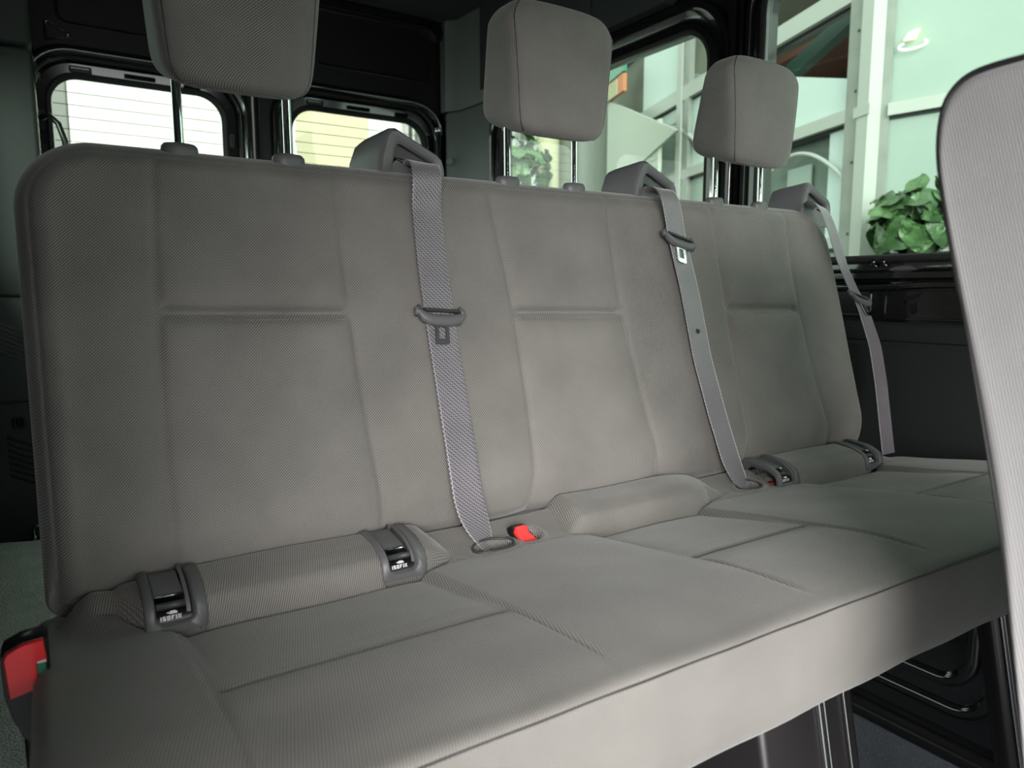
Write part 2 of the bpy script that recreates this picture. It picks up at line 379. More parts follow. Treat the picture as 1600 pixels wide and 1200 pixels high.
# triangular pressed mark on left door, vertical edge beads
tri = [(.082, .805), (.150, .822), (.158, .838), (.120, .852), (.095, .872), (.083, .868)]
mk('pressed_triangle', *ringloft([([( .112 + (a - .112) * s, .838 + (b - .838) * s) for a, b in tri], dd) for s, dd in ((1.0, .001), (.94, .005), (.84, .005), (.76, .001))], mpB), M['gloss'], d1_)
for x, dd in ((.716, d1_), (.748, d2_)):
    mk('edge_bead', *tube([(x, 2.895, ZF + .1), (x, 2.888, 0), (x, 2.888, 1.1)], .006), M['gloss'], dd)
mk('frame_reflection', *tube([(1.508, 2.88, .2), (1.500, 2.875, .66)], .013), M['gloss'], d2_)  # rod standing in for a reflected strip on the door frame
mk('reflection_end', *tube([(1.500, 2.875, .66), (1.498, 2.875, .69)], .017), M['chrome'], d2_)  # bright end of the stand-in reflection strip

# left rear corner: upper and lower trim with vent slots
lt = root('trim_5', (-.06, 2.75, 0), kind='structure')
fixn(mk('upper_trim', *box(-.16, .044, 2.70, 2.88, .725, ROOF, .02, 3), M['rear_trim'], lt))
fixn(mk('middle_trim', *box(-.16, .041, 2.70, 2.88, -.02, .72, .012, 3), M['rear_trim'], lt))
def vent_panel(z0, z1, x1, vx0, vx1, vz0, vz1):
    slots = []
    x = vx0
    for k in range(7):
        zc = vz0 + (k + .5) * (vz1 - vz0) / 7; h = (vz1 - vz0) / 7 * .28; dz = -(vx1 - vx0) * .55
        slots.append([(vx0, zc - h - dz / 2), (vx1, zc - h + dz / 2), (vx1, zc + h + dz / 2), (vx0, zc + h - dz / 2)])
    mp = lambda a, b, d: (a, 2.70 - d, b)
    fixn(mk('lower_panel', *plate([(-.16, z0), (x1, z0), (x1, z1), (-.16, z1)], slots, mp, 0, .012), M['liner'], lt, smooth=False))
    fixn(mk('vent_backing', *box(vx0 - .01, vx1 + .01, 2.705, 2.71, vz0 - .02, vz1 + .02, 0), M['black'], lt, smooth=False))
vent_panel(-.335, -.025, -.012, -.135, -.038, -.20, -.095)
vent_panel(-.78, -.345, -.010, -.105, -.020, -.60, -.46)
fixn(mk('panel_backing', *box(-.16, .01, 2.72, 2.88, ZF, -.02, .0), M['black'], lt, smooth=False))
mk('pressed_clip', *ringloft([(rrect(-.088, -.052, -.425, -.385, .01), -.0), (rrect(-.085, -.055, -.422, -.388, .01), .006), (rrect(-.081, -.059, -.418, -.392, .008), .006), (rrect(-.079, -.061, -.416, -.394, .008), .001)], lambda a, b, d: (a, 2.688 - d, b), cap_last=True), M['rear_trim'], lt)
mk('cargo_ring', *tube([(-.055, 2.66, -.775), (-.055, 2.66, -.74), (-.045, 2.66, -.73), (-.035, 2.66, -.74), (-.035, 2.66, -.775)], .006), M['steel'], lt)
# grained wheel-arch cover on the left
V = []; prof = []
ys = np.linspace(.60, 2.20, 60)
for y in ys:
    zt = -.615 - .30 * max(0, (.95 - y) / .35) ** 2.2 - .3 * max(0, (y - 2.05) / .15) ** 2.5 + .012 * math.sin(y * 7)
    row = [(-.16, zt + .010), (-.10, zt + .006), (-.05, zt), (.02, zt), (.09, zt - .006), (.125, zt - .03), (.14, zt - .07), (.145, min(zt - .1, ZF + .001) if zt - .1 < ZF else ZF)]
    V += [(x, y, z) for x, z in row]
n = 8
wa = fixn(mk('trim_6', V, gridf(len(ys), n) + [list(range(n)) + [], [(len(ys) - 1) * n + k for k in range(n)]], M['arch'])); tag(wa, kind='structure')

# wiring hose at the left door edge
h = mk('wiring_hose', *tube([(.052, 2.80, .54), (.075, 2.77, .545), (.098, 2.76, .52), (.112, 2.76, .47), (.118, 2.78, .40), (.12, 2.85, .30), (.12, 2.905, .20)], .009), M['black'])
tag(h, 'black flexible hose curving from the left door post behind the bench corner', 'hose')

# ================================================================== BENCH SEAT
bench = root('bench_seat', (.73, .65, ZF), 'three-seat grey woven fabric rear bench with three headrests', 'bench seat')
KT = .278
def backY(z): return .85 + (z + .3145) * KT

# ---- backrest
nu, nv = 420, 250
X0, X1, Z0, Z1 = -.014, 1.472, -.350, .176
tu = np.linspace(0, 1, nu); tv = np.linspace(0, 1, nv)
def ease(t, e=.10):                     # denser samples near both ends
    a = np.minimum(t, 1 - t); b = np.where(a < e, a * a / (2 * e), a - e / 2); s = b / (1 - e)
    return np.where(t < .5, s, 1 - s)
tu = ease(tu); tv = ease(tv)
zz = Z0 + (Z1 - Z0) * tv
def inset(z):                            # corner rounding of the outline
    top = np.clip((z - (Z1 - .085)) / .085, 0, 1); bot = np.clip(((Z0 + .05) - z) / .05, 0, 1)
    bot = np.clip(((Z0 + .022) - z) / .022, 0, 1); return .085 * (1 - np.sqrt(1 - top ** 2)) + .022 * (1 - np.sqrt(1 - bot ** 2))
ins = inset(zz)
XX = (X0 + ins)[None, :] + (X1 - X0 - 2 * ins)[None, :] * tu[:, None]
ZZ = np.broadcast_to(zz[None, :], XX.shape).copy()
def sdf(x, z):
    cx, cz = (X0 + X1) / 2, (Z0 + Z1) / 2; r = .085
    qx = np.abs(x - cx) - (X1 - X0) / 2 + r; qz = np.abs(z - cz) - (Z1 - Z0) / 2 + r
    up = z > cz
    d1 = np.minimum(np.maximum(qx, qz), 0) + np.hypot(np.maximum(qx, 0), np.maximum(qz, 0)) - r
    r2 = .022; qx2 = qx - r + r2; qz2 = qz - r + r2
    d2 = np.minimum(np.maximum(qx2, qz2), 0) + np.hypot(np.maximum(qx2, 0), np.maximum(qz2, 0)) - r2
    return -np.where(up, d1, d2)
D = np.clip(sdf(XX, ZZ), 0, None)
DB = np.clip(ZZ - Z0, 0, None)
def quad(z, a, b, c):                   # through (z=.173,a) (z=-.03,b) (z=-.29,c)
    return a * (z + .03) * (z + .29) / (.203 * .463) + b * (z - .173) * (z + .29) / (-.203 * .26) + c * (z - .173) * (z + .03) / (.463 * .26)
SE = [(.131, .116, .111), (.354, .351, .364), (.594, .610, .606), (.838, .830, .862), (1.10, 1.09, 1.09), (1.326, 1.308, 1.339)]
T = .052; rr = .034
prof = T * np.sqrt(np.clip(1 - (1 - np.clip(D / rr, 0, 1)) ** 2, 0, 1))
prof = prof - .046 * (1 - np.clip(DB / .10, 0, 1)) ** 2 * np.clip(D / .01, 0, 1)
off = np.zeros_like(XX)
inner = ss(0, .03, D)
for s in SE:
    sx = quad(ZZ, *s); off -= .0038 * gs(XX - sx, .0042) * inner + .0022 * gs(XX - sx, .018) * inner
for k, zc in ((0, -.028), (2, -.035), (4, -.035)):
    a = quad(ZZ, *SE[k]); b = quad(ZZ, *SE[k + 1]); zc = zc - .004 * (XX - a) / .24
    w = ss(0, .012, XX - a) * ss(0, .012, b - XX)
    off -= w * (.0115 * gs(ZZ - zc - .001, .0065) + .005 * gs(ZZ - zc - .006, .016))
    off += w * (.0035 * gs(ZZ - zc - .030, .024) + .0045 * gs(ZZ - zc + .030, .03))
    mid = np.sin(math.pi * np.clip((XX - a) / (b - a), 0, 1))
    off += mid * .004 * ss(-.34, -.2, ZZ) * (1 - ss(-.1, .0, ZZ))
    off -= mid * .004 * (1 - ss(-.20, .10, -ZZ)) * ss(0, .1, ZZ)
off += .0015 * gs(D - .030, .012)            # soft roll inside the edge
off -= .0025 * gs(D - .014, .0022)           # piping groove round the rim
off += .0010 * np.sin(XX * 23 + ZZ * 11) * np.sin(ZZ * 17 + 2) * inner
# hollows beside the crease line at the bottom where the cloth is pulled
for xx_ in (.10, .38, .61, .86, 1.09, 1.34):
    off -= .006 * gs(XX - xx_, .03) * (1 - ss(-.33, -.25, ZZ))
YF = backY(ZZ) + T - (prof + off)
YB = backY(ZZ) + T + prof
V = np.stack([np.stack([XX, YF, ZZ], -1).reshape(-1, 3), np.stack([XX, YB, ZZ], -1).reshape(-1, 3)]).reshape(-1, 3)
arc = np.broadcast_to(tv[None, :], XX.shape)
UV = np.concatenate([np.stack([XX, ZZ * 1.04], -1).reshape(-1, 2)] * 2)
F = gridf(nu, nv) + gridf(nu, nv, off=nu * nv, flip=True)
o = mk('backrest', V, F, M['back'], bench, uv=UV)
bm = bmesh.new(); bm.from_mesh(o.data); bmesh.ops.remove_doubles(bm, verts=bm.verts[:], dist=.0002); bm.to_mesh(o.data); bm.free()
def surfY(x, z, up=.0):                      # front surface of the backrest
    return backY(z) - up

# stitch rows under the pinched creases
for k, zc in ((0, -.028), (2, -.035), (4, -.035)):
    P = []
    za = zc - .0062; xa = quad(np.array(za), *SE[k]); xb = quad(np.array(za), *SE[k + 1]); n_ = int((xb - xa - .012) / .0042)
    for i in range(n_):
        x = xa + .006 + i * .0042; z = za - .004 * (x - xa) / .24
        iu = int(np.argmin(np.abs(XX[:, nv // 2] - x))); iv = int(np.argmin(np.abs(zz - z))); y = YF[iu, iv] - .0003
        P.append(box(x, x + .0026, y - .0004, y + .0004, z - .0005, z + .0005, 0))
    mk('stitching', *join(P), M['thread'], bench, smooth=False)

# ---- seat cushion
CX0, CX1 = -.012, 1.50
xs = np.linspace(CX0, CX1, 460)
yt = np.concatenate([np.linspace(.425, .94, 235)])
POCKETS = []
def cush_z(x, y):
    z = -.2890 - .140 * (y - .40)
    front = np.clip((.56 - y) / .16, 0, 1); z = z - .020 * front ** 2.2
    hump = np.zeros_like(x + y); pin = np.zeros_like(x + y)
    for (p0, p1, r0, r1) in ((.098, .380, .035, .425), (.640, .868, .625, .945), (1.140, 1.375, 1.085, 1.44)):
        w = ss(0, .008, x - p0) * ss(0, .008, p1 - x)
        pin = np.maximum(pin, w * (1 - ss(.785, .79, y)))
        yc = .785 + (.05 if p0 < .1 else .018) * np.clip((p0 - x) / .05, 0, 1) ** 1.5 + (.05 if p1 > 1 else .02) * np.clip((x - p1) / .05, 0, 1) ** 1.5
        wr = ss(r0 - .022, r0 + .022, x) * (1 - ss(r1 - .03, r1 + .03, x))
        t = np.clip((y - yc) / .040, 0, 1)
        hump = np.maximum(hump, wr * (.031 * np.sqrt(np.clip(1 - (1 - t) ** 2, 0, 1)) + .016 * np.clip((y - yc - .02) / .06, 0, 1)))
        z = z - wr * .007 * gs(y - yc, .006)
        for s in (p0, p1):
            z = z - .0038 * gs(x - s, .0034) * ss(.42, .47, y) * (1 - ss(.78, .80, y)) - .0016 * gs(x - s, .02) * ss(.46, .55, y) * (1 - ss(.78, .80, y))
        yh = .588
        z = z - w * (.0040 * gs(y - yh, .0030)) + w * (.0022 * np.where(y > yh, np.clip((y - yh) / .035, 0, 1) ** .5 * np.exp(-np.clip(y - yh - .035, 0, 1) / .10), 0) + .003 * gs(y - yh + .035, .03))
    z = z - pin * (.036 * np.clip(y - .45, 0, 1)) + hump
    # between the seats the cloth runs up towards the backrest
    z = z + np.maximum(.036 * ss(.785, .895, y) - hump, 0) * ss(-.01, .03, x) * (1 - ss(1.44, 1.49, x))
    z = z - .016 * ss(.855, .885, y)
    # belt slots and buckle pockets
    for (sx, sy, a, b, dpt) in ((.492, .800, .030, .017, .030), (1.025, .812, .028, .015, .03), (.552, .812, .022, .020, .012), (1.095, .815, .02, .02, .012)):
        q = ((x - sx) / a) ** 2 + ((y - sy) / b) ** 2
        z = z - dpt * (1 - ss(.5, 1.15, q)) + .003 * gs(np.sqrt(q) - 1.25, .18)
    for cx in POCKETS:
        z = z - .030 * ss(.0275, .0245, np.abs(x - cx)) * ss(.7845, .7880, y)
    # raised rear left and right corners
    z = z + .012 * ss(.80, .90, y) * (1 - ss(.03, .08, x)) - .02 * ss(.80, .90, y) * ss(1.44, 1.49, x)
    z = z + .0009 * np.sin(x * 31 + y * 12) * np.sin(y * 27)
    return z
# cross-section: bottom front -> up the front face -> over the stitched edge -> top -> rear
zf0 = -.298
frontrows = [(.432, -.418), (.412, -.416), (.4055, -.408), (.404, -.39), (.4030, -.365), (.4025, -.34), (.4025, -.325), (.4030, -.3165)]
edge = [(.4040, -.3125), (.4045, -.3115), (.4045, -.3108), (.4038, -.3098), (.4045, -.3080), (.407, -.3052), (.411, -.3030), (.417, -.3015)]
rows = []
s_ = 0; uvs = []
bow = lambda x: -.030 * (x / 1.5) ** 2
cols = [(CX0, .10), (CX0, .05)]
def column(x, drop):
    P = []
    for (y, z) in frontrows + edge: P.append((x, y, z))
    for y in yt: P.append((x, y, None))
    P = [(a, b, (float(cush_z(np.array([a]), np.array([b]))[0]) if c is None else c)) for a, b, c in P]
    return P
_yy = np.linspace(.789, .905, 60)
ROLLP = [(y_, float(cush_z(np.array([.30]), np.array([y_]))[0])) for y_ in _yy]
POCKETS += [.100, .357, 1.105, 1.372]
zt = cush_z(xs[:, None], yt[None, :])
nf = len(frontrows) + len(edge)
A = np.zeros((len(xs), nf + len(yt), 3))
for j, (y, z) in enumerate(frontrows + edge):
    A[:, j, 0] = xs; A[:, j, 1] = y; A[:, j, 2] = z
for i in range(1):
    pass
A[:, nf:, 0] = xs[:, None]; A[:, nf:, 1] = yt[None, :]; A[:, nf:, 2] = zt
# blend the first top rows into the edge
lift = (zt[:, 0] + .3015)
for j in range(len(frontrows), nf): A[:, j, 2] += lift * ((j - len(frontrows) + 1) / (nf - len(frontrows))) ** 2
A[:, :, 1] += (bow(xs))[:, None] * (1 - np.clip((A[:, :, 1] - .40) / .12, 0, 1))
A[:, :, 2] += (.0018 * np.sin(xs * 9) + .0008 * np.sin(xs * 41))[:, None] * (A[:, :, 2] < -.40)
# rounded ends: extra columns that roll over and drop
def endcols(A0, sgn):
    out = []
    for k in range(1, 9):
        q = R(90) * k / 8 if k < 8 else R(90)
        B = A0.copy(); dx = .014 * math.sin(q); dz = .014 * (1 - math.cos(q))
        B[:, 0] += sgn * dx; B[:, 2] -= dz; B[:, 2] = np.maximum(B[:, 2], -.418); out.append(B)
    for k in range(1, 6):
        B = out[7].copy(); B[:, 2] = B[:, 2] + (-.418 - B[:, 2]) * k / 5; out.append(B)
    return out
Lc = endcols(A[0], -1)[::-1]; Rc = endcols(A[-1], 1)
Aall = np.stack(Lc + [A[i] for i in range(len(xs))] + Rc)
seg = np.linalg.norm(np.diff(Aall[len(Lc) + 50], axis=0), axis=1); arcv = np.concatenate([[0], np.cumsum(seg)])
seg2 = np.concatenate([-np.arange(len(Lc), 0, -1) * .01 + CX0, xs, CX1 + np.arange(1, len(Rc) + 1) * .01]); UVc = np.stack(np.broadcast_arrays(seg2[:, None], arcv[None, :]), -1)
nc, nr = Aall.shape[:2]
V = Aall.reshape(-1, 3); F = gridf(nc, nr)
nV = len(V)
# rear + underside closing strip
V2 = np.concatenate([V, np.array([(p[0], .94, -.418) for p in Aall[:, -1]]), ]); F += [(i * nr + nr - 1, (i + 1) * nr + nr - 1, nV + i + 1, nV + i) for i in range(nc - 1)]
F += [(nV + i, nV + i + 1, (i + 1) * nr, i * nr) for i in range(nc - 1)]
UV2 = np.concatenate([UVc.reshape(-1, 2), np.stack([seg2, np.full(nc, arcv[-1] + .1)], -1)])
o = mk('seat_cushion', V2, F, M['cush'], bench, uv=UV2); fixn(o)
def cz(x, y): return float(cush_z(np.array([float(x)]), np.array([float(y)]))[0])

# stitched seam cord along the front edge
pts = [(x, .4035 + float(bow(x)) - .0005, -.3118 + .0003 * math.sin(x * 60)) for x in np.linspace(CX0, CX1, 160)]
mk('edge_seam', *tube(pts, .0008, 6), M['plastic_dk'], bench)

# ---- headrests
def headrest(cx):
    nz, na = 64, 120
    V = []; UVh = []
    z0, hgt = .226, .205
    for i in range(nz + 1):
        t = i / nz; tt = .5 - .5 * math.cos(math.pi * t)
        e = max(0.0, 1 - abs(2 * tt - 1) ** 9) ** (1 / 4.2)
        w = (.086 + .017 * min(1, tt * 1.2)) * (1 - .10 * max(0, tt - .82) / .18)
        yf = .921 + .004 * math.sin(math.pi * tt) * -1 + .03 * max(0, tt - .75) ** 2 * 4
        yb = 1.048 - .062 * tt ** 1.2
        yc = (yf + yb) / 2; hd = (yb - yf) / 2
        for k in range(na):
            q = 2 * math.pi * k / na; p = 2 / 6.0
            c, s = math.cos(q), math.sin(q)
            x = math.copysign(abs(c) ** p, c); y = math.copysign(abs(s) ** p, s)
            gx, gy = x, y
            f = 1.0
            # seam between front panel and side gusset
            dist = abs(abs(gx * w) - (w - .011)) if gy < 0 else 1
            x_ = cx + gx * w * e; y_ = yc + gy * hd * e
            if gy < 0: y_ += .004 * (gx ** 2)           # front slightly crowned
            z_ = z0 + hgt * tt + (y_ - .92) * .30 * (1 - tt)
            V.append((x_, y_, z_)); UVh.append((math.atan2(s, c) * .10, z_))
    V = [(cx + (x - cx) * 1.03, y * 1.03, z * 1.03) for x, y, z in V]; UVh = [(x + (1 if x > cx else -1) * .8 * (y - .948), z) for x, y, z in V]
    F = gridf(nz + 1, na, closed_v=True)
    return V, F, UVh
def add_headrest(cx, plab):
    V, F, U_ = headrest(cx)
    h = mk('headrest', V, F, M['back'], bench, uv=U_)
    bm = bmesh.new(); bm.from_mesh(h.data); bmesh.ops.remove_doubles(bm, verts=bm.verts[:], dist=.0001); bmesh.ops.recalc_face_normals(bm, faces=bm.faces[:]); bm.to_mesh(h.data); bm.free()
    for s in (-1, 1):
        P = []
        for tt in np.linspace(.035, .975, 70):
            e = max(0.0, 1 - abs(2 * tt - 1) ** 9) ** (1 / 4.2)
            w = (.086 + .017 * min(1, tt * 1.2)) * (1 - .10 * max(0, tt - .82) / .18)
            yf = .921 + .004 * math.sin(math.pi * tt) * -1 + .03 * max(0, tt - .75) ** 2 * 4; yb = 1.048 - .062 * tt ** 1.2
            g_ = .90; gy = -(1 - g_ ** 6) ** (1 / 6)
            y_ = (yf + yb) / 2 + gy * (yb - yf) / 2 * e + .004 * g_ ** 2; z_ = .226 + .205 * tt + (y_ - .92) * .30 * (1 - tt)
            P.append((cx + s * g_ * w * e * 1.03, y_ * 1.03 + .0004, z_ * 1.03))
        mk('seam', *tube(P, .0011, 6), M['plastic_dk'], h)
    for s in (-1, 1):
        x = cx + s * .068
        mk('post', *tube([(x, 1.015, .150), (x, 1.017, .27)], .0058, 20), M['chrome'], h, sharp=60)
        lp = [([(x + a * k, 1.016 + b * k * .62) for a, b in [(.0215 * math.cos(q), .0215 * math.sin(q)) for q in np.linspace(0, 2 * math.pi, 29)[:-1]]], zz_) for k, zz_ in ((1.0, .160), (1.03, .174), (1.0, .1785), (.84, .182), (.38, .1835), (.34, .178))]
        mk('post_sleeve', *ringloft(lp, lambda a, b, d: (a, b, d)), M['plastic'], bench, sharp=50)
    return h
for cx in (.2323, .7215, 1.2097): add_headrest(cx, '')

# ---- seat-belt guide hoods on the top edge
def guide(x0):
    """hood: slanting top, open slot, recessed plate"""
    K = 1.045
    g = root('belt_guide', (x0 + .055, 1.0, .17)); g.parent = bench; g.location = Vector((x0 + .055, 1.0, .17)) - Vector(bench.location)
    out = [(0, -.03), (0, -.02), (.004, .020), (.013, .050), (.020, .0585), (.030, .0600), (.072, .040), (.094, .030), (.102, .022), (.1055, .010), (.107, -.02), (.107, -.03)]
    inn = [(.022, -.03), (.022, -.02), (.024, .010), (.0275, .030), (.031, .0375), (.036, .0385), (.066, .0255), (.084, .0175), (.089, .013), (.0905, .006), (.091, -.02), (.091, -.03)]
    ctr = np.array((.055, 0)); o_ = np.array(out); i_ = np.array(inn)
    def st(f, A_): return [tuple(p) for p in A_ + (i_ - o_) * f]
    # front face band, outer wall going back and rounded shoulders
    lp = []
    big = lambda A_, s: [tuple(ctr + (p - ctr) * s) for p in A_]
    n = len(out)
    loops = [(big(o_, .97) , .075), (big(o_, 1.0), .060), (big(o_, 1.0), .008), (st(.10, o_), .003), (st(.25, o_), .0), (st(.75, o_), .001), (st(1.0, o_), .005), (st(1.0, o_), .011)]
    # the body leans back: the rear of the hood is lower and further left
    V = []
    for P, d in loops:
        for a, b in P:
            k = max(0, d - .01) / .075
            V.append((K * (x0 + a - .022 * k * (1 if a < .05 else .1)), K * .966 + d, K * (.166 + b * (1 - .22 * k))))
    F = []
    for i in range(len(loops) - 1):
        for j in range(n - 1): F.append((i * n + j, (i + 1) * n + j, (i + 1) * n + j + 1, i * n + j + 1))
    F.append([j for j in range(n)])
    fixn(mk('hood', V, F, M['plastic'], g, sharp=45))
    # recessed plate below the slot, dark slot behind
    pl_ = [(.020, -.03), (.092, -.03), (.092, -.006), (.086, -.002), (.040, .014), (.030, .016), (.023, .010)]
    mp2 = lambda a, b, d: (K * (x0 + a), K * .966 + d, K * (.166 + b))
    fixn(mk('recess_plate', *plate(pl_, [], mp2, .005, .009), M['plastic'], g, smooth=False))
    fixn(mk('slot_backing', *plate([(.02, -.03), (.093, -.03), (.093, .02), (.06, .033), (.03, .042), (.02, .03)], [], mp2, .0105, .014), M['black'], g, smooth=False))
    mk('roller', *tube([mp2(.029, .0185, .008), mp2(.050, .0115, .007), mp2(.088, -.001, .007)], [.003, .0045, .0035], 12), M['gloss'], g)
for x0 in (.4085, .8830, 1.348): guide(x0)

# ---- child-seat anchor brackets in the roll between cushion and backrest
FONT = {'I': ['1', '1', '1', '1', '1'], 'S': ['111', '1..', '111', '..1', '111'], 'O': ['111', '1.1', '1.1', '1.1', '111'],
        'F': ['111', '1..', '11.', '1..', '1..'], 'X': ['1.1', '1.1', '.1.', '1.1', '1.1']}
def roll_pt(x, s):
    """point on the roll face: s=0 at the crease (bottom) .. 1 at the backrest"""
    P = [(ROLLP[0][0] - .0012, ROLLP[0][1] - .015)] + ROLLP
    L_ = [0]; 
    for a, b in zip(P[:-1], P[1:]): L_.append(L_[-1] + math.hypot(b[0] - a[0], b[1] - a[1]))
    d = s * L_[-1]
    y = np.interp(d, L_, [p[0] for p in P]); z = np.interp(d, L_, [p[1] for p in P])
    y2 = np.interp(d + .004, L_, [p[0] for p in P]); z2 = np.interp(d + .004, L_, [p[1] for p in P])
    y1 = np.interp(d - .004, L_, [p[0] for p in P]); z1 = np.interp(d - .004, L_, [p[1] for p in P])
    t = Vector((0, y2 - y1, z2 - z1)).normalized(); nrm = Vector((0, -t.z, t.y))
    return Vector((x, y, z)), nrm, L_[-1]
def bracket(cx, w=.030):
    b_ = root('anchor_bracket', (cx, .82, -.33)); b_.parent = bench; b_.location = Vector((cx, .82, -.33)) - Vector(bench.location)
    LT = roll_pt(0, 0)[2]
    def mp(a, b, d):                        # a across (m), b along the roll (m), d outwards
        p, nrm, _ = roll_pt(cx + a, min(max(b / LT, 0), 1)); q = p + nrm * d; return q[:]
    def strip(a0, a1, b0, b1, d, n=16, m_=4):
        V = [mp(a0 + (a1 - a0) * i / m_, b0 + (b1 - b0) * j / n, d if not callable(d) else d(j / n)) for i in range(m_ + 1) for j in range(n + 1)]
        return V, gridf(m_ + 1, n + 1)
    # bezel: bridged loops with many points along the sides
    def lp(a0, a1, b0, b1, r):
        P = rrect(a0, a1, b0, b1, r, 6); out = []
        for i, p in enumerate(P):
            q = P[(i + 1) % len(P)]; k = max(1, int(math.hypot(q[0] - p[0], q[1] - p[1]) / .006))
            out.append((p, q, k))
        return out
    base = rrect(-w, w, -.002, LT, .008, 6)
    cnt = [max(1, int(math.hypot(base[(i + 1) % len(base)][0] - base[i][0], base[(i + 1) % len(base)][1] - base[i][1]) / .006)) for i in range(len(base))]
    def dense(P):
        o_ = []
        for i, p in enumerate(P):
            q = P[(i + 1) % len(P)]
            for k in range(cnt[i]): o_.append((p[0] + (q[0] - p[0]) * k / cnt[i], p[1] + (q[1] - p[1]) * k / cnt[i]))
        return o_
    loops = [(dense(rrect(-w, w, -.004, LT + .004, .008, 6)), -.004), (dense(rrect(-w, w, -.004, LT + .004, .008, 6)), .0015), (dense(rrect(-w + .0015, w - .0015, -.0025, LT + .004, .008, 6)), .003),
             (dense(rrect(-w + .0085, w - .0105, .0075, LT + .002, .008, 6)), .0035), (dense(rrect(-w + .0105, w - .013, .0095, LT, .007, 6)), .001), (dense(rrect(-w + .012, w - .0145, .011, LT, .006, 6)), -.014)]
    fixn(mk('bezel', *ringloft(loops, mp), M['plastic'], b_, sharp=50))
    # recessed dark floor, hinged flap, bars, side wing
    fixn(mk('pocket', *strip(-w + .010, w - .013, .006, LT, -.013), M['black'], b_))
    fl = mk('flap', *join([strip(-w + .0115, w - .021, .0445, LT, lambda t: -.003 + .005 * t), strip(-w + .0115, w - .021, .0430, .0455, lambda t: -.006 - .002 * t)]), M['plastic'], b_)
    mk('anchor_bar', *tube([mp(-w + .0115, .0430, -.002), mp(w - .019, .0430, -.002)], .0016, 8), M['steel'], b_)
    mk('anchor_bar', *tube([mp(-w + .012, .0345, -.008), mp(w - .018, .0345, -.008)], .004, 10), M['plastic_dk'], b_)
    wing = [strip(w - .0205, w - .0165, .018, LT - .006, lambda t: .001 + .004 * math.sin(math.pi * t), n=18, m_=2)]
    mk('wing', *wing[0], M['plastic'], b_)
    lipv = strip(-w + .011, w - .0145, .009, .0255, lambda t: -.004 - .004 * t, n=6); mk('label_ledge', *lipv, M['black'], b_)
    # printed word and pictogram
    P = []; u = .0010; x = -w + .0145
    for ch in 'ISOFIX':
        rows_ = FONT[ch]
        for r_, row in enumerate(rows_):
            for c_, v in enumerate(row):
                if v == '1':
                    a = x + c_ * u; b = .0125 + (4 - r_) * u * .95
                    q = [mp(a, b, -.0028 - .0), mp(a + u * 1.05, b, -.0028), mp(a + u * 1.05, b + u * 1.15, -.0028), mp(a, b + u * 1.15, -.0028)]
                    P.append((q, [[0, 1, 2, 3]]))
        x += (len(rows_[0]) + 1.1) * u * 1.02
    for (a, b, ww, hh) in ((-.004, .0192, .008, .0010), (-.006, .0204, .010, .0010), (-.003, .0216, .0055, .0010)):
        q = [mp(a - .003, b, -.0036), mp(a - .003 + ww, b, -.0036), mp(a - .003 + ww, b + hh, -.0036), mp(a - .003, b + hh, -.0036)]; P.append((q, [[0, 1, 2, 3]]))
    lt_ = mk('lettering', *join(P), M['white_print'], b_, smooth=False); lt_['label'] = 'white printed letters and small pictogram'
for cx in (.100, .357, 1.105, 1.372): bracket(cx)

# ---- slot rims in the cushion
for (sx, sy, a, b) in ((.492, .800, .031, .018), (1.025, .812, .028, .016)):
    P = [(sx + a * math.cos(q), sy + b * math.sin(q), cz(sx + a * 1.12 * math.cos(q), sy + b * 1.12 * math.sin(q)) + .0002) for q in np.linspace(0, 2 * math.pi, 41)]
    mk('slot_rim', *tube(P, .0018, 8, cap=False), M['plastic_dk'], bench)

# ---- legs
def leg(x0, lw_, rw_, dp):
    l_ = root('leg', (x0, .6, ZF)); l_.parent = bench; l_.location = Vector((x0, .6, ZF)) - Vector(bench.location)
    def sh(V, F): return [(x, y + .20 * (z + .42) * (1 if y < .6 else -.1), z) for x, y, z in V], F
    fixn(mk('leg_shell', *sh(*box(x0 - lw_, x0 + rw_, .505, .505 + dp, ZF, -.412, .01)), M['satin'], l_))
    for x, r in ((x0, .0040), (x0 + .010, .0028), (x0 + .050, .0024)):
        mk('edge_strip', *tube([(x, .503 + .2 * (z + .42), z) for z in np.linspace(-.415, ZF + .04, 8)], r, 10), M['steel'], l_)
    fixn(mk('foot_plate', *box(x0 - lw_ - .01, x0 + rw_ + .01, .38, .545 + dp, ZF, ZF + .012, .003), M['black'], l_))
leg(.762, .105, .075, .235); leg(1.228, .012, .10, .035)
fixn(mk('under_frame', *box(.10, 1.44, .56, .90, -.455, -.415, .008), M['black'], bench))

